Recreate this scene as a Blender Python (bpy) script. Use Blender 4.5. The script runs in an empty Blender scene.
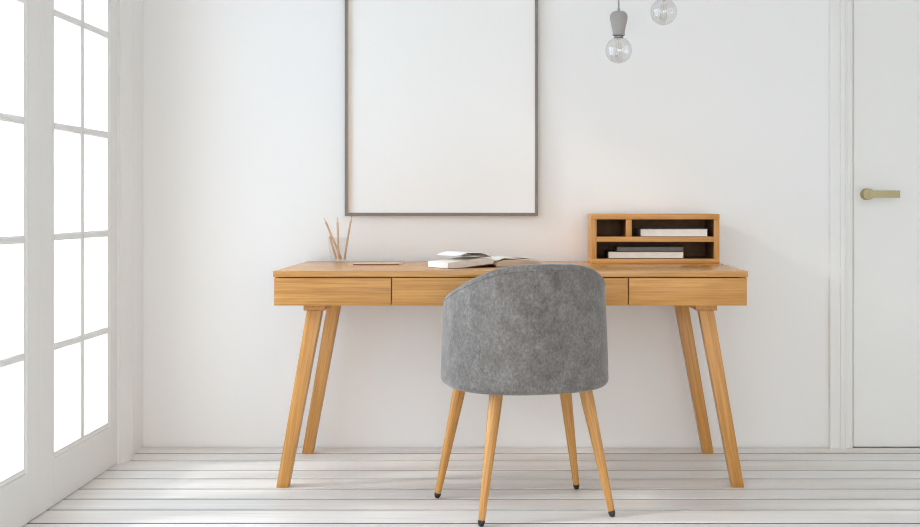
import bpy, bmesh, math, random
from mathutils import Vector, Matrix
random.seed(7)
PI = math.pi
C = bpy.context.scene.collection
S = bpy.context.scene

# ------------------------------------------------------------------ helpers
def obj(name, bm, mat, parent=None, smooth=False, loc=None, angle=35):
    me = bpy.data.meshes.new(name)
    bmesh.ops.recalc_face_normals(bm, faces=bm.faces)
    bm.to_mesh(me); bm.free()
    mats = mat if isinstance(mat, (list, tuple)) else [mat]
    for m in mats: me.materials.append(m)
    if smooth:
        for p in me.polygons: p.use_smooth = True
        try: me.set_sharp_from_angle(angle=math.radians(angle))
        except Exception: pass
    o = bpy.data.objects.new(name, me); C.objects.link(o)
    if parent: o.parent = parent
    if loc: o.location = loc
    return o

def empty(name, loc=(0, 0, 0), rz=0):
    o = bpy.data.objects.new(name, None); C.objects.link(o)
    o.empty_display_size = 0.05
    o.location = loc; o.rotation_euler = (0, 0, rz)
    return o

def tag(o, label=None, cat=None, group=None, kind=None):
    if label: o['label'] = label
    if cat: o['category'] = cat
    if group: o['group'] = group
    if kind: o['kind'] = kind
    return o

def copy_tree(o, parent=None):
    c = o.copy(); C.objects.link(c); c.parent = parent
    for ch in list(o.children): copy_tree(ch, c)
    return c

def box(bm, x0, x1, y0, y1, z0, z1, bev=0.0, seg=2):
    vs = [bm.verts.new(p) for p in ((x0,y0,z0),(x1,y0,z0),(x1,y1,z0),(x0,y1,z0),(x0,y0,z1),(x1,y0,z1),(x1,y1,z1),(x0,y1,z1))]
    fs = [bm.faces.new([vs[i] for i in q]) for q in ((0,3,2,1),(4,5,6,7),(0,1,5,4),(1,2,6,5),(2,3,7,6),(3,0,4,7))]
    if bev > 0:
        es = list({e for f in fs for e in f.edges})
        bmesh.ops.bevel(bm, geom=es, offset=bev, segments=seg, profile=0.5, affect='EDGES')
    return vs

def bx(*a, **k):
    bm = bmesh.new(); box(bm, *a, **k); return bm

def frustum_leg(bm, bot, top, wb, db, wt, dt, bev=0.003):
    """four sided tapered leg: bot/top are centres, cut level at both ends"""
    vs = []
    for (c, w, d) in ((bot, wb, db), (top, wt, dt)):
        for sx, sy in ((-1,-1),(1,-1),(1,1),(-1,1)):
            vs.append(bm.verts.new((c[0]+sx*w/2, c[1]+sy*d/2, c[2])))
    fs = [bm.faces.new([vs[i] for i in q]) for q in ((0,3,2,1),(4,5,6,7),(0,1,5,4),(1,2,6,5),(2,3,7,6),(3,0,4,7))]
    bmesh.ops.bevel(bm, geom=list({e for f in fs for e in f.edges}), offset=bev, segments=2, profile=0.5, affect='EDGES')

def lathe(bm, prof, n=48, cap0=False, cap1=False, M=None):
    rings = []
    for r, z in prof:
        ring = []
        for i in range(n):
            a = 2*PI*i/n
            p = Vector((r*math.cos(a), r*math.sin(a), z))
            ring.append(bm.verts.new(M @ p if M else p))
        rings.append(ring)
    for a, b in zip(rings[:-1], rings[1:]):
        for i in range(n):
            j = (i+1) % n
            bm.faces.new((a[i], a[j], b[j], b[i]))
    if cap0: bm.faces.new(list(reversed(rings[0])))
    if cap1: bm.faces.new(rings[-1])

def axis_matrix(p0, p1):
    p0 = Vector(p0); p1 = Vector(p1)
    q = (p1-p0).to_track_quat('Z', 'Y')
    return Matrix.Translation(p0) @ q.to_matrix().to_4x4()

def rod(bm, p0, p1, prof, n=24, cap=True):
    """prof: (radius, fraction)"""
    L = (Vector(p1)-Vector(p0)).length
    lathe(bm, [(r, f*L) for r, f in prof], n=n, cap0=cap, cap1=cap, M=axis_matrix(p0, p1))

def prism(bm, poly, axis, a0, a1):
    """extrude polygon along axis. axis 'z': poly in (x,y); 'y': poly in (x,z); 'x': poly in (y,z)"""
    def P(u, v, w):
        return {'z': (u, v, w), 'y': (u, w, v), 'x': (w, u, v)}[axis]
    A = [bm.verts.new(P(u, v, a0)) for u, v in poly]
    B = [bm.verts.new(P(u, v, a1)) for u, v in poly]
    n = len(poly)
    bm.faces.new(A); bm.faces.new(list(reversed(B)))
    for i in range(n):
        j = (i+1) % n
        bm.faces.new((A[j], A[i], B[i], B[j]))

# ------------------------------------------------------------------ materials
def nmat(name):
    m = bpy.data.materials.new(name); m.use_nodes = True
    nt = m.node_tree
    return m, nt, nt.nodes['Principled BSDF'], nt.nodes['Material Output']

def N(nt, t, **k):
    n = nt.nodes.new(t)
    for a, v in k.items():
        if a in n.inputs: n.inputs[a].default_value = v
        else: setattr(n, a, v)
    return n

def ramp(nt, fac, stops):
    r = nt.nodes.new('ShaderNodeValToRGB')
    el = r.color_ramp.elements
    el[0].position, el[0].color = stops[0][0], (*stops[0][1], 1)
    el[1].position, el[1].color = stops[1][0], (*stops[1][1], 1)
    for p, c in stops[2:]:
        e = el.new(p); e.color = (*c, 1)
    nt.links.new(fac, r.inputs[0])
    return r

def coords(nt, scale=(1,1,1), kind='Object', rot=(0,0,0)):
    tc = nt.nodes.new('ShaderNodeTexCoord'); mp = nt.nodes.new('ShaderNodeMapping')
    mp.inputs['Scale'].default_value = scale
    src = tc.outputs[kind]
    if any(rot):
        m0 = nt.nodes.new('ShaderNodeMapping'); m0.inputs['Rotation'].default_value = rot
        nt.links.new(src, m0.inputs[0]); src = m0.outputs[0]
    nt.links.new(src, mp.inputs[0])
    return mp.outputs[0]

def bump(nt, bsdf, height, strength, dist):
    b = N(nt, 'ShaderNodeBump'); b.inputs['Strength'].default_value = strength; b.inputs['Distance'].default_value = dist
    nt.links.new(height, b.inputs['Height']); nt.links.new(b.outputs[0], bsdf.inputs['Normal'])

def plain(name, col, rough=0.5, metal=0.0, noise=0.0, spec=None):
    m, nt, b, o = nmat(name)
    b.inputs['Base Color'].default_value = (*col, 1)
    b.inputs['Roughness'].default_value = rough; b.inputs['Metallic'].default_value = metal
    if spec is not None: b.inputs['Specular IOR Level'].default_value = spec
    if noise:
        v = coords(nt)
        n = N(nt, 'ShaderNodeTexNoise', Scale=40.0, Detail=6.0)
        nt.links.new(v, n.inputs['Vector'])
        r = ramp(nt, n.outputs[0], [(0.3, tuple(c*(1-noise) for c in col)), (0.7, tuple(min(1, c*(1+noise)) for c in col))])
        nt.links.new(r.outputs[0], b.inputs['Base Color'])
    return m

def paint(name, col, rough=0.55, bmp=0.03):
    m, nt, b, o = nmat(name)
    v = coords(nt)
    n = N(nt, 'ShaderNodeTexNoise', Scale=1.3, Detail=3.0); nt.links.new(v, n.inputs['Vector'])
    r = ramp(nt, n.outputs[0], [(0.3, tuple(c*0.985 for c in col)), (0.7, col)])
    nt.links.new(r.outputs[0], b.inputs['Base Color'])
    b.inputs['Roughness'].default_value = rough
    n2 = N(nt, 'ShaderNodeTexNoise', Scale=220.0, Detail=3.0); nt.links.new(v, n2.inputs['Vector'])
    bump(nt, b, n2.outputs[0], bmp, 0.002)
    return m

OAK_L, OAK_M, OAK_D = (0.70, 0.375, 0.110), (0.60, 0.29, 0.074), (0.515, 0.235, 0.056)
def oak(name, grain, rough=0.38, tint=1.0, freq=1.0, rot=(0, 0, 0)):
    """grain: axis letter along which the figure runs"""
    m, nt, b, o = nmat(name)
    fx = 0.8; fy = 21.0*freq
    sc = {'x': (fx, fy, fy), 'y': (fy, fx, fy), 'z': (fy, fy, fx)}[grain]
    v = coords(nt, sc, rot=rot)
    n = N(nt, 'ShaderNodeTexNoise', Scale=1.5, Detail=7.0, Roughness=0.62, Distortion=0.12)
    nt.links.new(v, n.inputs['Vector'])
    T = lambda c: tuple(x*tint for x in c)
    r = ramp(nt, n.outputs[0], [(0.24, T(OAK_D)), (0.47, T(OAK_M)), (0.76, T(OAK_L))])
    # fine pores
    sp = {'x': (5, 190, 190), 'y': (190, 5, 190), 'z': (190, 190, 5)}[grain]
    v2 = coords(nt, sp, rot=rot)
    n2 = N(nt, 'ShaderNodeTexNoise', Scale=1.0, Detail=3.0, Roughness=0.6); nt.links.new(v2, n2.inputs['Vector'])
    r2 = ramp(nt, n2.outputs[0], [(0.34, (0.66, 0.60, 0.52)), (0.58, (1, 1, 1))])
    mx = N(nt, 'ShaderNodeMix'); mx.data_type = 'RGBA'; mx.blend_type = 'MULTIPLY'
    mx.inputs['Factor'].default_value = 0.7
    nt.links.new(r.outputs[0], mx.inputs[6]); nt.links.new(r2.outputs[0], mx.inputs[7])
    nt.links.new(mx.outputs[2], b.inputs['Base Color'])
    b.inputs['Roughness'].default_value = rough
    bump(nt, b, n2.outputs[0], 0.05, 0.0006)
    return m

def floor_mat():
    m, nt, b, o = nmat('whitewashed_boards')
    at = N(nt, 'ShaderNodeAttribute'); at.attribute_name = 'board'
    # shift grain per board
    tc = nt.nodes.new('ShaderNodeTexCoord')
    add = N(nt, 'ShaderNodeVectorMath'); add.operation = 'ADD'
    sc = N(nt, 'ShaderNodeVectorMath'); sc.operation = 'SCALE'; sc.inputs['Scale'].default_value = 37.0
    nt.links.new(at.outputs['Color'], sc.inputs[0])
    nt.links.new(tc.outputs['Object'], add.inputs[0]); nt.links.new(sc.outputs[0], add.inputs[1])
    def nz(scale, s, det=4.0, rgh=0.6, dis=0.0):
        mp = nt.nodes.new('ShaderNodeMapping'); mp.inputs['Scale'].default_value = scale
        nt.links.new(add.outputs[0], mp.inputs[0])
        n = N(nt, 'ShaderNodeTexNoise', Scale=s, Detail=det, Roughness=rgh, Distortion=dis)
        nt.links.new(mp.outputs[0], n.inputs['Vector']); return n.outputs[0]
    broad = nz((0.9, 9, 9), 1.0, 4.0)
    base = ramp(nt, broad, [(0.30, (0.79, 0.75, 0.71)), (0.62, (0.90, 0.89, 0.875))])
    streak = nz((2.0, 90, 90), 1.0, 5.0, 0.65, 0.3)
    st = ramp(nt, streak, [(0.30, (0.76, 0.72, 0.67)), (0.46, (1, 1, 1))])
    mx = N(nt, 'ShaderNodeMix'); mx.data_type = 'RGBA'; mx.blend_type = 'MULTIPLY'; mx.inputs['Factor'].default_value = 0.55
    nt.links.new(base.outputs[0], mx.inputs[6]); nt.links.new(st.outputs[0], mx.inputs[7])
    # rare dark marks where the paint has worn off
    wear = nz((1.3, 30, 30), 3.0, 3.0, 0.7)
    wr = ramp(nt, wear, [(0.735, (0, 0, 0)), (0.775, (1, 1, 1))])
    mx2 = N(nt, 'ShaderNodeMix'); mx2.data_type = 'RGBA'
    nt.links.new(wr.outputs[0], mx2.inputs['Factor'])
    nt.links.new(mx.outputs[2], mx2.inputs[6]); mx2.inputs[7].default_value = (0.30, 0.24, 0.19, 1)
    # per-board value
    hv = N(nt, 'ShaderNodeMapRange'); hv.inputs['To Min'].default_value = 0.93; hv.inputs['To Max'].default_value = 1.0
    nt.links.new(at.outputs['Fac'], hv.inputs['Value'])
    mx3 = N(nt, 'ShaderNodeVectorMath'); mx3.operation = 'SCALE'
    nt.links.new(mx2.outputs[2], mx3.inputs[0]); nt.links.new(hv.outputs[0], mx3.inputs['Scale'])
    nt.links.new(mx3.outputs[0], b.inputs['Base Color'])
    b.inputs['Roughness'].default_value = 0.42
    bump(nt, b, streak, 0.15, 0.002)
    return m

def velvet():
    m, nt, b, o = nmat('grey_velvet')
    v = coords(nt)
    n = N(nt, 'ShaderNodeTexNoise', Scale=16.0, Detail=10.0, Roughness=0.82, Distortion=0.15); nt.links.new(v, n.inputs['Vector'])
    r = ramp(nt, n.outputs[0], [(0.35, (0.146, 0.134, 0.125)), (0.50, (0.204, 0.192, 0.183)), (0.66, (0.278, 0.268, 0.261))])
    v2 = coords(nt, (1, 1, 0.75))
    w = N(nt, 'ShaderNodeTexNoise', Scale=130.0, Detail=5.0, Roughness=0.7); nt.links.new(v2, w.inputs['Vector'])
    r2 = ramp(nt, w.outputs[0], [(0.36, (0.72, 0.715, 0.70)), (0.64, (1.14, 1.14, 1.15))])
    mx = N(nt, 'ShaderNodeMix'); mx.data_type = 'RGBA'; mx.blend_type = 'MULTIPLY'; mx.inputs['Factor'].default_value = 1.0
    nt.links.new(r.outputs[0], mx.inputs[6]); nt.links.new(r2.outputs[0], mx.inputs[7])
    nt.links.new(mx.outputs[2], b.inputs['Base Color'])
    b.inputs['Roughness'].default_value = 0.9
    b.inputs['Specular IOR Level'].default_value = 0.2
    b.inputs['Sheen Weight'].default_value = 0.35
    b.inputs['Sheen Roughness'].default_value = 0.4
    bump(nt, b, w.outputs[0], 0.25, 0.002)
    return m

def pane_glass(name='window_glass', gain=0.6, f0=0.03, power=4.0):
    m, nt, b, o = nmat(name)
    nt.nodes.remove(b)
    t = N(nt, 'ShaderNodeBsdfTransparent'); g = N(nt, 'ShaderNodeBsdfGlossy'); g.inputs['Roughness'].default_value = 0.0
    t.inputs['Color'].default_value = (0.98, 0.98, 0.98, 1)
    lw = N(nt, 'ShaderNodeLayerWeight'); lw.inputs['Blend'].default_value = 0.5
    pw = N(nt, 'ShaderNodeMath'); pw.operation = 'POWER'; pw.inputs[1].default_value = power
    f = N(nt, 'ShaderNodeMath'); f.operation = 'MULTIPLY_ADD'; f.inputs[1].default_value = gain; f.inputs[2].default_value = f0
    nt.links.new(lw.outputs['Facing'], pw.inputs[0]); nt.links.new(pw.outputs[0], f.inputs[0])
    mx = N(nt, 'ShaderNodeMixShader')
    nt.links.new(f.outputs[0], mx.inputs[0]); nt.links.new(t.outputs[0], mx.inputs[1]); nt.links.new(g.outputs[0], mx.inputs[2])
    nt.links.new(mx.outputs[0], o.inputs['Surface'])
    return m

def clear_glass(name, ior=1.45):
    m, nt, b, o = nmat(name)
    b.inputs['Base Color'].default_value = (1, 1, 1, 1); b.inputs['Roughness'].default_value = 0.0
    b.inputs['IOR'].default_value = ior; b.inputs['Transmission Weight'].default_value = 1.0
    return m

M_WALL = paint('wall_paint', (0.87, 0.868, 0.862))
M_WOODPAINT = paint('white_gloss_paint', (0.80, 0.795, 0.78), 0.35, 0.01)
M_DOORP = paint('door_paint', (0.84, 0.835, 0.815), 0.4, 0.01)
M_CEIL = paint('ceiling_paint', (0.88, 0.88, 0.87))
M_FLOOR = floor_mat()
M_GAP = plain('floor_gap_dirt', (0.045, 0.032, 0.024), 0.95)
M_OAKX = oak('oak_grain_horizontal', 'x')
M_OAKTOP = oak('oak_table_top', 'x', 0.27)
M_OAKTOP.node_tree.nodes['Principled BSDF'].inputs['Specular IOR Level'].default_value = 0.75
M_OAKZ = oak('oak_grain_upright', 'z')
M_OAKY = oak('oak_grain_deep', 'y')
M_LEGZ = oak('lacquered_beech_leg', 'z', 0.3, 1.0, 1.6)
M_DLEG = {-1: oak('oak_leg', 'z', 0.35, 1.0, 1.5, (0, math.radians(-10.2), 0)), 1: oak('oak_leg', 'z', 0.35, 1.0, 1.5, (0, math.radians(10.2), 0))}
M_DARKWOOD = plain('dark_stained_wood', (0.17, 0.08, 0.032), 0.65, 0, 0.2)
M_SHADOWGAP = plain('dark_joint', (0.05, 0.025, 0.012), 0.8)
M_VELVET = velvet()
M_CAP = plain('black_rubber', (0.02, 0.016, 0.014), 0.35)
M_PANE = pane_glass()
M_GLASS = pane_glass('clear_tumbler_glass', 0.2, 0.015, 5.0)
M_BULB = pane_glass('bulb_glass', 0.5, 0.11, 4.0)
M_FRAME = plain('grey_brown_frame', (0.21, 0.19, 0.172), 0.5, 0, 0.05)
M_REBATE = plain('raw_wood_rebate', (0.62, 0.50, 0.41), 0.7)
M_PAPER = paint('white_poster_paper', (0.885, 0.885, 0.875), 0.5, 0.0)
M_BRASS = plain('satin_brass', (0.47, 0.40, 0.22), 0.5, 0.1)
M_BRASSDK = plain('dark_keyhole', (0.03, 0.02, 0.015), 0.6)
M_LAMPGREY = plain('matt_grey_lamp_holder', (0.37, 0.35, 0.335), 0.6, 0, 0.03)
M_CORD = plain('grey_cord', (0.33, 0.32, 0.31), 0.8)
M_SOCKET = plain('threaded_cap_metal', (0.35, 0.35, 0.34), 0.35, 0.8)
M_FIL = plain('filament_wire', (0.55, 0.50, 0.42), 0.4, 0.6)
M_PAGES = plain('cream_page_block', (0.80, 0.77, 0.72), 0.8, 0, 0.04)
M_PAGEW = plain('white_page', (0.88, 0.88, 0.87), 0.7)
M_PAGETAN = plain('tan_page_block', (0.66, 0.54, 0.41), 0.8, 0, 0.05)
M_COVERBR = plain('brown_book_cover', (0.16, 0.08, 0.055), 0.5)
M_BOOKGREY = plain('grey_book', (0.17, 0.16, 0.155), 0.7, 0, 0.05)
M_COVERDK = plain('dark_brown_cover', (0.07, 0.045, 0.035), 0.5)
M_COVERLG = plain('pale_grey_cover', (0.62, 0.64, 0.66), 0.5)
M_PENCIL = plain('natural_cedar_pencil', (0.66, 0.44, 0.26), 0.5, 0, 0.08)
M_PENCILT = plain('sharpened_wood', (0.78, 0.60, 0.40), 0.7)
M_PENCILSHADE = plain('red_brown_pencil', (0.28, 0.11, 0.07), 0.5)
M_LEAD = plain('pencil_lead', (0.05, 0.045, 0.04), 0.4)

# ------------------------------------------------------------------ camera
H = 0.982; F = 1200.0
cam = bpy.data.cameras.new('camera'); co = bpy.data.objects.new('camera', cam); C.objects.link(co)
co.location = (0, 0, H); co.rotation_euler = (PI/2, 0, 0)
cam.sensor_fit = 'HORIZONTAL'; cam.sensor_width = 36.0; cam.lens = F/920*36
cam.shift_x = -(505-460)/920; cam.shift_y = -(263.5-204)/920
cam.clip_start = 0.05
S.camera = co

# ------------------------------------------------------------------ room
XL, XR, YB, YF, ZC = -1.46, 2.75, 4.84, -1.7, 2.75
# floor: painted boards running left to right
seams = [4.84, 4.731, 4.594, 4.433, 4.293, 4.140, 3.999, 3.857, 3.696]
while seams[-1] > YF:
    seams.append(seams[-1] - random.choice((0.147, 0.14, 0.155, 0.15)))
bm = bmesh.new()
lay = bm.loops.layers.color.new('board')
def board(x0, x1, y0, y1):
    before = set(bm.faces)
    g = 0.0078
    box(bm, x0, x1, y0+g, y1-g, -0.022, 0.0, 0.0025, 2)
    c = (random.random(), random.random(), random.random(), 1)
    for f in bm.faces:
        if f not in before:
            for l in f.loops: l[lay] = c
            if f.calc_center_median().z < -0.0028: f.material_index = 1
for k in range(len(seams)-1):
    y1, y0 = seams[k], seams[k+1]
    board(XL-0.1, XR+0.1, y0, y1)
n0 = len(bm.faces)
box(bm, XL-0.1, XR+0.1, YF-0.1, YB+0.1, -0.06, -0.014)
bm.faces.ensure_lookup_table()
for f in bm.faces[n0:]: f.material_index = 1
tag(obj('floor', bm, [M_FLOOR, M_GAP]), 'white painted wooden board floor', kind='structure')

tag(obj('ceiling', bx(XL-0.2, XR+0.2, YF-0.2, YB+0.2, ZC, ZC+0.1), M_CEIL), 'white ceiling', kind='structure')

# back wall with the doorway on the right
DX0, DX1, DH = 1.401, 2.26, 2.12
bm = bmesh.new()
box(bm, XL-0.2, DX0, YB, YB+0.12, -0.06, ZC)
box(bm, DX1, XR+0.2, YB, YB+0.12, -0.06, ZC)
box(bm, DX0, DX1, YB, YB+0.12, DH, ZC)
box(bm, DX0, DX1, YB+0.06, YB+0.12, -0.06, DH)  # unseen slab added to stop light leaking under the door
tag(obj('wall_back', bm, M_WALL), 'white plaster wall behind the desk', kind='structure')
bm = bmesh.new()
box(bm, XR, XR+0.12, YF-0.2, YB, -0.06, ZC)
tag(obj('wall_right', bm, M_WALL), 'white plaster wall on the right', kind='structure')

# door on the right
d1 = empty('door_1', (DX0, YB, 0)); tag(d1, 'flush white door with a brass lever handle', kind='structure')
obj('door_leaf', bx(0.005, DX1-DX0-0.005, 0.003, 0.043, 0.0015, DH-0.003, bev=0.002), M_DOORP, d1)
hz = 1.0215
he = bmesh.new()
hx0 = 1.456 - DX0
# rose and neck, then a flat lever
lathe(he, [(0.0225, 0), (0.0235, 0.001), (0.0235, 0.008), (0.0225, 0.009)], 40, True, True,
      Matrix.Translation((hx0, 0.003, hz)) @ Matrix.Rotation(PI/2, 4, 'X'))
lathe(he, [(0.010, 0.009), (0.010, 0.034)], 24, True, True, Matrix.Translation((hx0, 0.003, hz)) @ Matrix.Rotation(PI/2, 4, 'X'))
lathe(he, [(0.0215, 0.034), (0.0225, 0.035), (0.0225, 0.044), (0.0215, 0.045)], 40, True, True,
      Matrix.Translation((hx0, 0.003, hz)) @ Matrix.Rotation(PI/2, 4, 'X'))
box(he, hx0, hx0+0.1235, -0.0445, -0.0340, hz-0.0143, hz+0.0143, 0.0012)
obj('door_handle', he, M_BRASS, d1, True)['label'] = 'satin brass lever handle'

# casing round that door
prof = [(0, 0), (-0.022, 0), (-0.024, 0.002), (-0.024, 0.036), (-0.021, 0.038), (-0.021, 0.041), (-0.026, 0.044),
        (-0.026, 0.060), (-0.020, 0.064), (-0.020, 0.069), (-0.015, 0.072), (-0.015, 0.084), (-0.011, 0.088), (-0.011, 0.094), (0, 0.094)]
bm = bmesh.new()
prism(bm, [(1.305+u, YB+v) for v, u in prof], 'z', 0, DH+0.094)
prism(bm, [(DX1+0.096-u, YB+v) for v, u in prof], 'z', 0, DH+0.094)
prism(bm, [(YB+v, DH+0.096-u) for v, u in prof], 'x', 1.305, DX1+0.096)
tag(obj('trim_1', bm, M_DOORP), 'moulded white casing around the flush door', kind='structure')

# left wall, french doors in view plus an added unseen pair for light
OPEN = [(3.040, 4.532), (0.72, 2.212)]
OH = 2.36
bm = bmesh.new()
T = 0.16
box(bm, XL-T, XL, OPEN[0][1], YB, -0.06, ZC)
box(bm, XL-T, XL, OPEN[1][1], OPEN[0][0], -0.06, ZC)
box(bm, XL-T, XL, YF-0.2, OPEN[1][0], -0.06, ZC)
for y0, y1 in OPEN: box(bm, XL-T, XL, y0, y1, OH, ZC)
tag(obj('wall_left', bm, M_WALL), 'white plaster wall pierced by glazed doors', kind='structure')

# one leaf, hinged edge at y=0 running to y=-W (towards the camera), interior face at x=0
W = 0.744; LH = OH-0.004
SF, SN, BR = 0.095, 0.122, 0.1733      # far stile, near stile, bottom rail
ROWS = [0.1733, 0.516, 0.874, 1.237, 1.607, 1.965, LH-0.09]
def make_leaf(name):
    e = empty(name, (XL-0.004, OPEN[0][1]-0.0015, 0))
    D = 0.050
    bm = bmesh.new()
    y0, y1, z0, z1 = -W+SN, -SF, BR, LH-0.09      # glass opening
    BW = 0.018                                   # moulding width round it
    box(bm, -D, 0, y1+BW, 0, 0.004, LH, 0.0015)
    box(bm, -D, 0, -W, y0-BW, 0.004, LH, 0.0015)
    box(bm, -D, 0, y0-BW, y1+BW, 0.004, z0-BW)
    box(bm, -D, 0, y0-BW, y1+BW, z1+BW, LH)
    # moulded inner border: small quirk, shallow slope, then the drop to the glass
    def bead(c, s):      # s=+1: opening lies on the + side of c
        return [(-0.050, c-s*BW), (-0.0025, c-s*BW), (-0.0030, c-s*(BW-.003)), (0.0004, c-s*(BW-.006)), (-0.0006, c-s*.010),
                (-0.0032, c-s*.006), (-0.0040, c-s*.001), (-0.0048, c), (-0.050, c)]
    prism(bm, bead(y0, 1), 'z', z0-BW, z1+BW)
    prism(bm, bead(y1, -1), 'z', z0-BW, z1+BW)
    prism(bm, bead(z0, 1), 'y', y0, y1)
    prism(bm, bead(z1, -1), 'y', y0, y1)
    obj('door_frame', bm, M_WOODPAINT, e)
    bm = bmesh.new()
    ym = (y0+y1)/2
    hw = 0.0115
    def bar(axis, c, a0, a1, hw=hw):
        pr = [(-0.0022, -hw*0.55), (-0.0022, hw*0.55), (-0.0048, hw*.8), (-0.0056, hw), (-0.047, hw), (-0.047, -hw), (-0.0056, -hw), (-0.0048, -hw*.8)]
        prism(bm, [(u, c+v) for u, v in pr], axis, a0, a1)
    bar('z', ym, z0, z1, 0.0165)
    for z in ROWS[1:-1]: bar('y', z, y0, y1)
    obj('glazing_bars', bm, M_WOODPAINT, e)
    first = None
    for i in range(6):
        za, zb = ROWS[i]+(0 if i else 0.004), ROWS[i+1]
        for ya, yb in ((y0+.003, ym-.003), (ym+.003, y1-.003)):
            p = obj('window_pane', bx(-0.0160, -0.0125, ya, yb, za+.003, zb-.003), M_PANE, e)
    return e
leaf = make_leaf('door_2'); tag(leaf, 'white french door leaf with twelve glass panes beside the corner', kind='structure')
yy = OPEN[0][1]-0.0015
def mirrored(src, name, y, lab):
    c = copy_tree(src); c.name = name
    c.location = (XL-0.004, y, 0); c.scale = (1, -1, 1)
    tag(c, lab, kind='structure'); return c
mirrored(leaf, 'door_3', OPEN[0][0]+0.0015, 'white french door leaf cut by the left edge of the picture')
c = copy_tree(leaf); c.name = 'door_4'; c.location = (XL-0.004, OPEN[1][1]-0.0015, 0); tag(c, 'white french door leaf of the second pair, out of view', kind='structure')
mirrored(leaf, 'door_5', OPEN[1][0]+0.0015, 'white french door leaf nearest the camera, out of view')

# rounded casing on the left wall
bm = bmesh.new()
P = [(0, 0.0), (0.006, 0.0), (0.008, 0.003), (0.0095, 0.012), (0.016, 0.024), (0.022, 0.038), (0.026, 0.052), (0.0275, 0.060), (0.0265, 0.063), (0.0285, 0.066), (0.031, 0.074), (0.031, 0.080), (0.028, 0.086), (0.0, 0.088)]
for y0, y1 in OPEN:
    prism(bm, [(XL+u, y1+v) for u, v in P], 'z', 0, OH+0.088)
    prism(bm, [(XL+u, y0-v) for u, v in P], 'z', 0, OH+0.088)
    prism(bm, [(XL+u, OH+v) for u, v in P], 'y', y0-0.088, y1+0.088)
tag(obj('trim_2', bm, M_WOODPAINT), 'rounded white casing around the french doors', kind='structure')

# wall behind the camera with two unseen windows added to light the room
ADDED_WIN = [(-1.3, 0.58), (0.72, 2.62)]; WZ = (0.03, 1.95)
bm = bmesh.new()
xs = [XL-0.2, ADDED_WIN[0][0], ADDED_WIN[0][1], ADDED_WIN[1][0], ADDED_WIN[1][1], XR+0.2]
for i in (0, 2, 4): box(bm, xs[i], xs[i+1], YF-0.12, YF, -0.06, ZC)
for a, b_ in ADDED_WIN:
    box(bm, a, b_, YF-0.12, YF, -0.06, WZ[0]); box(bm, a, b_, YF-0.12, YF, WZ[1], ZC)
tag(obj('wall_front', bm, M_WALL), 'white wall with windows behind the viewer', kind='structure')
for k, (a, b_) in enumerate(ADDED_WIN):
    w = empty('window_%d' % (k+1), ((a+b_)/2, YF-0.05, WZ[0])); tag(w, 'white window behind the viewer, %s of two' % ('left' if k == 0 else 'right'), kind='structure')
    hw = (b_-a)/2; hh = WZ[1]-WZ[0]
    bm = bmesh.new()
    for x in (-hw, hw-0.06, -0.03): box(bm, x+.001*(x<0), x+0.06-.001*(x>0), -0.03, 0.03, 0.001, hh-.001)
    for z in (0.001, hh-0.061, hh*0.62): box(bm, -hw+0.06, hw-0.06, -0.028, 0.028, z, z+0.06)
    obj('window_frame', bm, M_WOODPAINT, w)
    obj('window_pane', bx(-hw+.05, hw-.05, -0.003, 0.001, .05, hh-.05), M_PANE, w)

# ------------------------------------------------------------------ desk
X0, X1 = -0.7926, 0.8302
YF_, YK = 4.10, 4.815
TOP, UND = 0.753, 0.7325
desk = empty('writing_desk', ((X0+X1)/2, (YF_+YK)/2, 0))
tag(desk, 'long oak desk with three flush drawers on splayed legs against the white wall', 'desk')
dx, dy = desk.location.x, desk.location.y
def dobj(name, bm, m, par=desk, **k):
    bmesh.ops.translate(bm, verts=bm.verts, vec=(-dx, -dy, 0))
    return obj(name, bm, m, par, True, **k)
dobj('desktop', bx(X0, X1, YF_, YK, UND, TOP, bev=0.0012), M_OAKTOP)
AZ0, AZ1 = 0.6345, 0.7300
# carcass behind the drawer fronts
bm = bmesh.new()
box(bm, X0+.003, X0+.021, YF_+.022, YK-.004, AZ0, UND, .001)
box(bm, X1-.021, X1-.003, YF_+.022, YK-.004, AZ0, UND, .001)
box(bm, X0+.021, X1-.021, YK-.022, YK-.004, AZ0, UND)
box(bm, X0+.021, X1-.021, YF_+.024, YK-.022, AZ0+.002, AZ0+.014)
for xg in (-0.3878, 0.422): box(bm, xg-.009, xg+.009, YF_+.026, YK-.022, AZ0+.014, UND)
dobj('carcass', bm, M_OAKX)
cuts = [X0+.003, -0.3878, 0.422, X1-.003]
for i in range(3):
    a = cuts[i]+(0.0022 if i else 0); b_ = cuts[i+1]-(0.0022 if i < 2 else 0)
    m = oak('oak_drawer_front', 'x')
    for n in m.node_tree.nodes:
        if n.type == 'MAPPING': n.inputs['Location'].default_value = (3.1*i, 1.7*i, 0.9*i+.4)
    dobj('drawer', bx(a, b_, YF_+.003, YF_+.0215, AZ0, AZ1-.0005, bev=0.0012), m)
# legs
for s, bxx, txx in ((-1, -0.7715, -0.660), (1, 0.808, 0.697)):
    for yc, kk in ((4.175, 0), (4.735, 1)):
        ztop = 0.614
        bm = bmesh.new()
        t = txx if not kk else (-0.668, 0.690)[s > 0]
        bb = bxx if not kk else (-0.7775, 0.800)[s > 0]
        frustum_leg(bm, (bb, yc, 0.0), (t, yc, ztop), 0.0415, 0.046, 0.052, 0.050)
        dobj('leg', bm, M_DLEG[s])
    bm = bmesh.new()
    box(bm, txx-.037, txx+.037, 4.150, 4.765, 0.6135, AZ0+.001, .0015)
    dobj('leg_rail', bm, M_OAKY)

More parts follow.
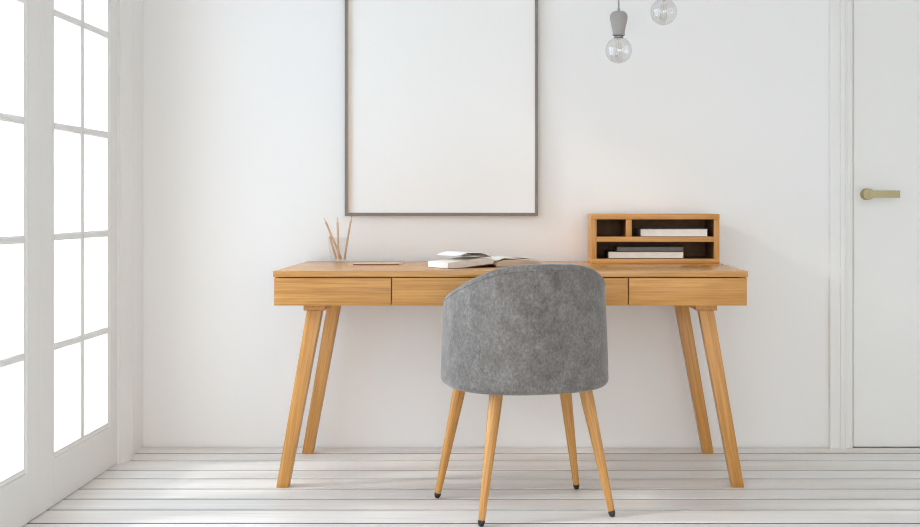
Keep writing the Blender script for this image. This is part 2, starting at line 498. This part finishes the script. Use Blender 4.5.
# ------------------------------------------------------------------ desk organiser
OX0, OX1, OY0, OY1 = 0.3308, 0.8229, 4.600, 4.818
OZ0 = TOP; OZ1 = TOP+0.1905
org = empty('desk_organiser', ((OX0+OX1)/2, (OY0+OY1)/2, TOP))
tag(org, 'low open oak shelf unit with dark interior standing on the right of the desk', 'desk organiser')
def oobj(name, bm, m):
    bmesh.ops.translate(bm, verts=bm.verts, vec=-Vector(org.location))
    return obj(name, bm, m, org, True)
tz = OZ1-0.0205; bz = OZ0+0.0185
oobj('top_board', bx(OX0, OX1, OY0, OY1, tz, OZ1, bev=.0015), M_OAKX)
oobj('bottom_board', bx(OX0, OX1, OY0, OY1, OZ0, bz, bev=.0015), M_OAKX)
oobj('side_panel', bx(OX0+.0005, OX0+.0205, OY0+.001, OY1, bz, tz, bev=.0008), M_OAKZ)
oobj('side_panel', bx(OX1-.0205, OX1-.0005, OY0+.001, OY1, bz, tz, bev=.0008), M_OAKZ)
mz0, mz1 = 0.8365, 0.8565
oobj('shelf', bx(OX0+.0205, OX1-.0205, OY0+.002, OY1-.006, mz0, mz1, bev=.0008), M_OAKX)
dv0, dv1 = 0.4640, 0.4860
oobj('divider', bx(dv0, dv1, OY0+.002, OY1-.006, mz1, tz, bev=.0008), M_OAKZ)
# dark stained lining on the inner faces
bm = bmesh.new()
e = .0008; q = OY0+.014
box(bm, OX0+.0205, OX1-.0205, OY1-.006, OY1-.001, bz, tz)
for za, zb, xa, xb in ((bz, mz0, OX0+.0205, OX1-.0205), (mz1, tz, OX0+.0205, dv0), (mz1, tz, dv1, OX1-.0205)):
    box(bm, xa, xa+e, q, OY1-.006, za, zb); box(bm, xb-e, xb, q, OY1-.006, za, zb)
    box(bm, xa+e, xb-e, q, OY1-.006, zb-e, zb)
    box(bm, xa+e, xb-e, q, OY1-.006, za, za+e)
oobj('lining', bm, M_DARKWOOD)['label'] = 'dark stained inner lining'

# ------------------------------------------------------------------ closed books
def closed_book(name, x0, x1, y0, y1, z0, th, cover, pages, label, rz=0, side=False):
    cx, cy = (x0+x1)/2, (y0+y1)/2
    e = empty(name, (cx, cy, z0), rz)
    tag(e, label, 'book')
    a, b_ = x1-cx, y1-cy
    ct = 0.0016
    # spine on the left end, page edges towards the viewer
    bm = bmesh.new()
    box(bm, -a, a, -b_, b_, 0, ct, .0004, 1)
    box(bm, -a, a, -b_, b_, th-ct, th, .0004, 1)
    box(bm, -a, -a+ct, -b_, b_, ct, th-ct)
    obj('cover', bm, cover, e)
    obj('page_block', bx(-a+ct, a-.003, -b_+.002, b_-.002, ct, th-ct), pages, e)
    return e
closed_book('book', 0.522, 0.781, 4.615, 4.765, mz1+.0009, 0.0285, M_COVERLG, M_PAGES, 'pale closed book alone in the upper right compartment of the oak organiser')
closed_book('book', 0.396, 0.689, 4.615, 4.775, bz+.0009, 0.0270, M_COVERDK, M_PAGES, 'white-edged closed book at the bottom of the pair in the lower compartment')
closed_book('book', 0.432, 0.690, 4.625, 4.775, bz+.0009+.0270+.0005, 0.0165, M_BOOKGREY, M_BOOKGREY, 'dark grey closed book lying on top of another in the lower compartment')

# ------------------------------------------------------------------ tumbler with pencils
GX, GY = -0.6530, 4.700
def gp(x, y, yy=GY):      # metric point at depth yy for photo pixel
    return Vector(((x-505)/F*yy, yy, H-(y-204)/F*yy))
gl = bmesh.new()
R0, R1, GH = 0.0295, 0.0420, 0.0985
lathe(gl, [(0.0, 0.0), (R0-.003, 0.0), (R0, 0.002), (R0+.001, 0.008), (R1, GH-.001), (R1-.0008, GH), (R1-.0016, GH-.001),
           (R0-.0005, 0.010), (R0-.003, 0.0075), (0.0, 0.007)], 64)
bmesh.ops.remove_doubles(gl, verts=gl.verts, dist=1e-6)
g = obj('drinking_glass', gl, M_GLASS, None, True, (GX, GY, TOP))
tag(g, 'clear tapered glass tumbler holding pencils on the left of the desk', 'glass')

def pencil(name, p0, p1, label, group=None, r=0.0042, body=None, tip=True, two=False):
    p0, p1 = Vector(p0), Vector(p1)
    L = (p1-p0).length
    e = empty(name, p0); tag(e, label, 'pencil', group)
    M = axis_matrix((0, 0, 0), p1-p0)
    bm = bmesh.new()
    tl = 0.021 if tip else 0.0
    lathe(bm, [(r*.93, 0), (r, 0.0008), (r, L-tl)], 6, True, True, M)
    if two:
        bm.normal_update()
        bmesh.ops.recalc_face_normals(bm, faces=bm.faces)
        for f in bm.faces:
            if f.normal.z < 0.45: f.material_index = 1  # side and under faces coloured red-brown to stand in for shade
    obj('barrel', bm, [M_PENCILT, M_PENCILSHADE] if two else (body or M_PENCIL), e)
    if tip:
        bm = bmesh.new(); lathe(bm, [(r*.96, L-tl), (0.0011, L-0.004)], 12, True, True, M)
        obj('sharpened_end', bm, M_PENCILT, e, True)
        bm = bmesh.new(); lathe(bm, [(0.0011, L-0.004), (0.0003, L)], 10, True, True, M)
        obj('lead', bm, M_LEAD, e)
    return e
zb = TOP+0.0125
def P3(x, z, y): return (x, y, z)
def top(px, py, y): v = gp(px, py, y); return (v.x, v.y, v.z)
def ax(px, y): return (px-505)/F*y
pencil('pencil', (ax(341.5,4.712), 4.712, zb), top(323.8, 217.5, 4.722), 'natural wood pencil leaning far left in the glass tumbler')
pencil('pencil', (ax(338.6,4.690), 4.690, zb), top(337.3, 217.2, 4.672), 'natural wood pencil standing nearly upright in the middle of the tumbler')
pencil('pencil', (ax(344.3,4.700), 4.700, zb), top(351.6, 215.8, 4.700), 'natural wood pencil leaning right in the glass tumbler')
pencil('pencil', (ax(336.4,4.702), 4.702, zb), top(329.8, 236.5, 4.685), 'short pencil stub barely reaching the rim of the tumbler', tip=False)
yp = 4.50
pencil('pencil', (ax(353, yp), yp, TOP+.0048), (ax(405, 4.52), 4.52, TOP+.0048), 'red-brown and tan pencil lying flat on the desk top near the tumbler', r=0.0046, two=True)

# ------------------------------------------------------------------ open book
ang = math.radians(33)
ob = empty('open_book', (-0.035, 4.345, TOP), ang)
tag(ob, 'open white-paged book with curling pages lying on the middle of the desk', 'book')
DV = 0.142
def sheet(name, lower, upper, mat, parent, v0=0.0, v1=DV, smooth=True):
    """solid between two polylines (s,t), extruded along v"""
    bm = bmesh.new()
    poly = lower + list(reversed(upper))
    prism(bm, [(s, t) for s, t in poly], 'y', v0, v1)
    return obj(name, bm, mat, parent, smooth, angle=50)
def lerp(pts, n=14):
    out = []
    ss = [p[0] for p in pts]
    for i in range(n+1):
        s = ss[0]+(ss[-1]-ss[0])*i/n
        for (a, ta), (b_, tb) in zip(pts[:-1], pts[1:]):
            if (a-1e-9 <= s <= b_+1e-9):
                u = (s-a)/(b_-a); u2 = u*u*(3-2*u); out.append((s, ta+(tb-ta)*(0.5*u+0.5*u2))); break
    return out
loL = lerp([(-.200, .0016), (-.14, .0024), (-.07, .009), (-.010, .0140)])
upL = lerp([(-.198, .0215), (-.14, .0260), (-.07, .0330), (-.022, .0350), (-.004, .026)])
sheet('page_block', loL, upL, M_PAGES, ob)
loR = lerp([(.004, .0016), (.1, .0016), (.200, .0016)])
upR = lerp([(.006, .0190), (.05, .0260), (.11, .0250), (.198, .0170)])
sheet('page_block', loR, upR, M_PAGETAN, ob)['label'] = 'tan right half of the page block'
cL = [(-.204, 0), (-.14, .0004), (-.07, .0060), (-.012, .0105), (0, .002), (.204, 0)]
cU = [(-.204, .0014), (-.14, .0020), (-.07, .0080), (-.010, .0128), (.004, .0014), (.204, .0014)]
sheet('cover', cL, cU, M_COVERBR, ob, -0.003, DV+.003)['label'] = 'dark brown cover'
def page(pts, mat=M_PAGEW, v0=0.0, v1=DV-.002, th=.0007):
    a = lerp(pts, 20); b_ = [(s, t+th) for s, t in a]
    return sheet('loose_page', a, b_, mat, ob, v0, v1)
page([(-.158, .0440), (-.115, .0545), (-.06, .0530), (-.012, .0370)], v1=DV+.012)
page([(-.120, .0400), (-.08, .0430), (-.05, .0425), (-.012, .0355)], M_PAGES)
page([(.006, .0230), (.045, .0330), (.10, .0325), (.196, .0215)], M_PAGES)

# ------------------------------------------------------------------ picture frame
fx0, fx1, fz0, fz1 = -0.6430, 0.1325, 0.9345, 2.06
yf0, yf1 = YB-0.026, YB-0.0005
pf = empty('picture_frame', ((fx0+fx1)/2, YB-.0005, fz0)); tag(pf, 'large upright blank white poster in a thin grey frame on the wall', 'picture frame')
ox, oy, oz = pf.location
bm = bmesh.new(); w = 0.0115
for a in ((fx0, fx0+w, fz0, fz1), (fx1-w, fx1, fz0, fz1), (fx0+w, fx1-w, fz0, fz0+w), (fx0+w, fx1-w, fz1-w, fz1)):
    box(bm, a[0]-ox, a[1]-ox, yf0-oy, yf1-oy, a[2]-oz, a[3]-oz, .0008, 1)
obj('frame', bm, M_FRAME, pf)
bm = bmesh.new(); w2 = .0012; w3 = .004
for a in ((fx0+w, fx0+w+w3, fz0+w, fz1-w), (fx1-w-w2, fx1-w, fz0+w, fz1-w), (fx0+w+w3, fx1-w-w2, fz0+w, fz0+w+w2), (fx0+w+w3, fx1-w-w2, fz1-w-w2, fz1-w)):
    box(bm, a[0]-ox, a[1]-ox, yf0+.002-oy, yf1-.008-oy, a[2]-oz, a[3]-oz)
obj('rebate', bm, M_REBATE, pf)['label'] = 'pale brown inner edge of the frame'
obj('poster', bx(fx0+w-ox, fx1-w-ox, yf1-.008-oy, yf1-.005-oy, fz0+w-oz, fz1-w-oz), M_PAPER, pf)['label'] = 'blank white poster'

# ------------------------------------------------------------------ pendant lamps
PY = 4.30
def pendant(zc, x, label):
    e = empty('pendant_lamp', (x, PY, zc)); tag(e, label, 'pendant lamp', 'bare bulb pendants')
    R = 0.0475
    bm = bmesh.new()
    pr = []
    a0 = math.radians(-90)
    for i in range(25):
        a = a0 + (math.radians(160))*i/24
        pr.append((max(0.0, R*math.cos(a)), R*math.sin(a)))
    pr[0] = (0.0, -R)
    pr += [(0.0150, 0.0462), (0.0148, 0.050)]
    inn = [(max(0, r-.0011) if r > .0012 else 0.0, z+(.0011 if z < 0 else (-.0003))) for r, z in pr]
    inn = [(0.0, -R+.0011)] + [( (R-.0011)*math.cos(a0+math.radians(160)*i/24), (R-.0011)*math.sin(a0+math.radians(160)*i/24)) for i in range(1, 25)] + [(0.0138, 0.0458), (0.0137, 0.050)]
    lathe(bm, pr + list(reversed(inn)), 56)
    bmesh.ops.remove_doubles(bm, verts=bm.verts, dist=1e-6)
    bulb = obj('bulb', bm, M_BULB, e, True)
    # stem and filament inside
    bm = bmesh.new()
    rod(bm, (0, 0, .046), (0, 0, .004), [(0.006, 0), (0.0025, .3), (0.0020, .9), (0.0028, 1)], 12)
    obj('glass_stem', bm, M_BULB, bulb, True)
    bm = bmesh.new()
    for k in range(8):
        a = 2*PI*k/8; b2 = a+PI/8
        p, q_ = Vector((.009*math.cos(a), .009*math.sin(a), .026)), Vector((.0125*math.cos(b2), .0125*math.sin(b2), -.026))
        rod(bm, p, q_, [(.00035, 0), (.00035, 1)], 6)
        a2 = a+PI/4
        rod(bm, q_, Vector((.009*math.cos(a2), .009*math.sin(a2), .026)), [(.00035, 0), (.00035, 1)], 6)
    obj('filament', bm, M_FIL, bulb)
    bm = bmesh.new()
    lathe(bm, [(.0152, .0450), (.0168, .0455), (.0172, .0475), (.0168, .0500), (.0150, .0525), (.0150, .058), (0.0, .058)], 40)
    bmesh.ops.remove_doubles(bm, verts=bm.verts, dist=1e-6)
    obj('bulb_cap', bm, M_SOCKET, e, True)
    bm = bmesh.new()
    b0 = .0535
    hp = [(0.0, b0+.002), (.0205, b0+.002), (.0222, b0), (.0224, b0+.0025), (.0214, b0+.0032), (.0216, b0+.010), (.0238, b0+.024), (.0275, b0+.040), (.0308, b0+.053), (.0320, b0+.063),
          (.0312, b0+.071), (.0280, b0+.078), (.0220, b0+.0835), (.0130, b0+.0862), (.0050, b0+.0872), (.0042, b0+.094), (.0040, b0+.099), (0.0, b0+.099)]
    lathe(bm, hp, 56); bmesh.ops.remove_doubles(bm, verts=bm.verts, dist=1e-6)
    obj('lamp_holder', bm, M_LAMPGREY, e, True, angle=60)
    bm = bmesh.new()
    rod(bm, (0, 0, b0+.0985), (0, 0, ZC-zc-.020), [(.0028, 0), (.0028, 1)], 12)
    obj('cord', bm, M_CORD, e, True)
    bm = bmesh.new()
    lathe(bm, [(0.0, ZC-zc-.022), (.046, ZC-zc-.022), (.050, ZC-zc-.018), (.050, ZC-zc-.0003), (0.0, ZC-zc-.0003)], 40)
    bmesh.ops.remove_doubles(bm, verts=bm.verts, dist=1e-6)
    obj('ceiling_rose', bm, M_LAMPGREY, e, True)
    return e
pendant(H+(204-50.2)*PY/F, (618.7-505)*PY/F, 'lower hanging pendant, grey teardrop lamp holder and clear round bulb')
pendant(H+(204-11.8)*PY/F, (663.6-505)*PY/F, 'higher pendant on the right, only its clear round bulb showing')

# ------------------------------------------------------------------ chair
CX, CY, CA = 0.062, 3.905, math.radians(17)
ch = empty('tub_chair', (CX, CY, 0), CA)
tag(ch, 'grey velvet tub chair on four round wooden legs, pulled up to the desk', 'chair')
# local frame: +x = chair's right, +y = forward (to the desk)
def plan(phi, a, b_, n=2.35):
    """phi measured from straight back, positive to the right"""
    sx, cy = math.sin(phi), math.cos(phi)
    k = (abs(sx)**n + abs(cy)**n)**(-1.0/n)
    return Vector((a*k*sx, -b_*k*cy))
HK = [(0, .799), (22, .797), (36, .787), (48, .769), (62, .744), (76, .721), (90, .703), (108, .684), (118, .655), (126, .615), (138, .57), (150, .53)]
def top_h(phi):
    d = abs(math.degrees(phi))
    for (a, ha), (b_, hb) in zip(HK[:-1], HK[1:]):
        if a <= d <= b_:
            u = (d-a)/(b_-a); return ha+(hb-ha)*u
    return HK[-1][1]
A0, B0, ZB = 0.2665, 0.262, 0.398
bm = bmesh.new()
NP = 96; rings = []
TH = 0.040
for i in range(NP+1):
    phi = math.radians(-150 + 300*i/NP)
    ht = top_h(phi)
    ht = (ht + top_h(phi+.05) + top_h(phi-.05))/3
    prof = []
    # (inset, z) up the outside, over the rim, down the inside
    rb = .024
    for k in range(7):
        a = PI/2*k/6; prof.append((rb*(1-math.sin(a)), ZB+rb*(1-math.cos(a))))
    hz_ = ht-ZB
    for k in range(1, 12):
        u = k/12; prof.append((0.0, ZB+rb+(ht-.018-ZB-rb)*u))
    for k in range(9):
        a = PI*k/8; prof.append((TH/2-TH/2*math.cos(a), ht-.018+.018*math.sin(a)))
    for k in range(1, 9):
        u = k/8; prof.append((TH, ht-.018-(ht-.018-ZB-.05)*u))
    prof.append((TH, ZB+.004))
    ring = []
    for ins, z in prof:
        u = max(0, (z-ZB)/(0.80-ZB))
        tp = 1 - 0.065*u**1.35          # sides draw in a little towards the top
        p = plan(phi, A0*tp-ins, B0*(1-0.02*u)-ins)
        ring.append(bm.verts.new((p.x, p.y, z)))
    rings.append(ring)
for ra, rb_ in zip(rings[:-1], rings[1:]):
    m_ = len(ra)
    for j in range(m_):
        k = (j+1) % m_
        bm.faces.new((ra[j], rb_[j], rb_[k], ra[k]))
bm.faces.new(rings[0]); bm.faces.new(list(reversed(rings[-1])))
obj('backrest', bm, M_VELVET, ch, True, angle=60)
# piping line just under the rim
bm = bmesh.new(); pr_ = []
for i in range(NP+1):
    phi = math.radians(-146 + 292*i/NP)
    ht = (top_h(phi)+top_h(phi+.05)+top_h(phi-.05))/3
    z = ht-.019
    u = (z-ZB)/(0.80-ZB); tp = 1-0.065*u**1.35
    p = plan(phi, A0*tp+.0002, B0*(1-0.02*u)+.0002)
    nrm = p.normalized()
    ring = []
    for k in range(8):
        a = 2*PI*k/8
        ring.append(bm.verts.new((p.x+nrm.x*.0016*math.cos(a), p.y+nrm.y*.0016*math.cos(a), z+.0016*math.sin(a))))
    pr_.append(ring)
for ra, rb_ in zip(pr_[:-1], pr_[1:]):
    for j in range(8): bm.faces.new((ra[j], rb_[j], rb_[(j+1) % 8], ra[(j+1) % 8]))
obj('piping', bm, M_VELVET, ch, True)
# seat: rounded cushion with a slightly domed top
bm = bmesh.new()
prof = [(0.245, ZB+.001), (0.238, ZB+.004)]
layers = [(0.060, ZB+.003), (0.044, ZB+.006), (0.041, ZB+.020), (0.041, .470), (0.046, .486), (0.060, .494), (0.10, .500), (0.16, .503), (0.22, .504)]
rr = []
for ins, z in layers:
    ring = []
    for i in range(72):
        phi = 2*PI*i/72
        p = plan(phi, A0-ins, B0-ins); ring.append(bm.verts.new((p.x, p.y, z)))
    rr.append(ring)
for ra, rb_ in zip(rr[:-1], rr[1:]):
    for j in range(72): bm.faces.new((ra[j], ra[(j+1) % 72], rb_[(j+1) % 72], rb_[j]))
bm.faces.new(rr[0]); bm.faces.new(rr[-1])
obj('seat', bm, M_VELVET, ch, True, angle=60)
# legs (world positions turned into the chair's frame)
inv = Matrix.Rotation(-CA, 4, 'Z') @ Matrix.Translation((-CX, -CY, 0))
for foot, hip in (((-.2275, 4.005), (-.144, 3.985)), ((-.0735, 3.650), (-.026, 3.745)),
                  ((.338, 3.765), (.254, 3.835)), ((.2470, 4.130), (.199, 4.085))):
    f3 = inv @ Vector((foot[0], foot[1], 0.0)); h3 = inv @ Vector((hip[0], hip[1], ZB+.004))
    d = (h3-f3); L = d.length
    q = d.to_track_quat('Z', 'Y')
    bm = bmesh.new()
    rod(bm, (0, 0, .045*L), (0, 0, L), [(.0103, 0), (.0110, .02), (.0160, .45), (.0208, .85), (.0218, 1)], 28)
    lg = obj('leg', bm, M_LEGZ, ch, True)
    lg.location = f3; lg.rotation_mode = 'QUATERNION'; lg.rotation_quaternion = q
    bm = bmesh.new()
    rod(bm, (0, 0, .0004), (0, 0, L*.0458), [(.0025, 0), (.0070, .10), (.0095, .35), (.0112, .7), (.0112, 1)], 24)
    fc = obj('foot_cap', bm, M_CAP, lg, True)
    fc['label'] = 'black rounded rubber foot'

# ------------------------------------------------------------------ light
wd = bpy.data.worlds.new('sky'); S.world = wd; wd.use_nodes = True
bg = wd.node_tree.nodes['Background']
wn = wd.node_tree
tcw = N(wn, 'ShaderNodeTexCoord'); sp_ = N(wn, 'ShaderNodeSeparateXYZ'); wn.links.new(tcw.outputs['Generated'], sp_.inputs[0])
mr = N(wn, 'ShaderNodeMapRange'); mr.inputs['From Min'].default_value = -0.65; mr.inputs['From Max'].default_value = -0.15
wn.links.new(sp_.outputs['X'], mr.inputs['Value'])
wr_ = ramp(wn, mr.outputs[0], [(0.0, (0.67, 0.83, 1.0)), (1.0, (1.0, 0.94, 0.865))])
wn.links.new(wr_.outputs[0], bg.inputs['Color'])
# pale ground is a little darker than the overcast sky above it
mg = N(wn, 'ShaderNodeMapRange'); mg.inputs['From Min'].default_value = -0.05; mg.inputs['From Max'].default_value = 0.05
mg.inputs['To Min'].default_value = 2.3; mg.inputs['To Max'].default_value = 3.2
wn.links.new(sp_.outputs['Z'], mg.inputs['Value']); wn.links.new(mg.outputs[0], bg.inputs['Strength'])

def portal(name, loc, rot, sx, sy):
    l = bpy.data.lights.new(name, 'AREA'); l.shape = 'RECTANGLE'; l.size = sx; l.size_y = sy
    l.cycles.is_portal = True
    o = bpy.data.objects.new(name, l); C.objects.link(o); o.location = loc; o.rotation_euler = rot
for y0, y1 in OPEN:
    portal('daylight_portal', (XL-T-.02, (y0+y1)/2, OH/2), (0, -PI/2, 0), OH, y1-y0)
for a, b_ in ADDED_WIN:
    portal('daylight_portal', ((a+b_)/2, YF-.14, (WZ[0]+WZ[1])/2), (PI/2, 0, 0), b_-a, WZ[1]-WZ[0])

sun = bpy.data.lights.new('sun', 'SUN'); sun.energy = 1.15; sun.angle = math.radians(6); sun.color = (1, 0.97, 0.93)
so = bpy.data.objects.new('sun', sun); C.objects.link(so)
dirv = Vector((0.90, 0.22, -0.50))
so.rotation_euler = dirv.to_track_quat('-Z', 'Y').to_euler(); so.location = (-4, 3, 4)

S.view_settings.view_transform = 'Standard'; S.view_settings.look = 'None'
S.view_settings.gamma = 1.0; S.view_settings.use_curve_mapping = False
S.view_settings.exposure = 0.67
S.cycles.max_bounces = 14; S.cycles.diffuse_bounces = 8; S.cycles.transmission_bounces = 10; S.cycles.transparent_max_bounces = 16
S.cycles.use_denoising = True
S.cycles.pixel_filter_type = 'BLACKMAN_HARRIS'; S.cycles.filter_width = 1.05
try:
    S.cycles.denoising_prefilter = 'ACCURATE'; S.cycles.denoising_quality = 'HIGH'
except Exception:
    pass
S.cycles.sample_clamp_indirect = 8.0
S.cycles.caustics_refractive = False; S.cycles.caustics_reflective = False
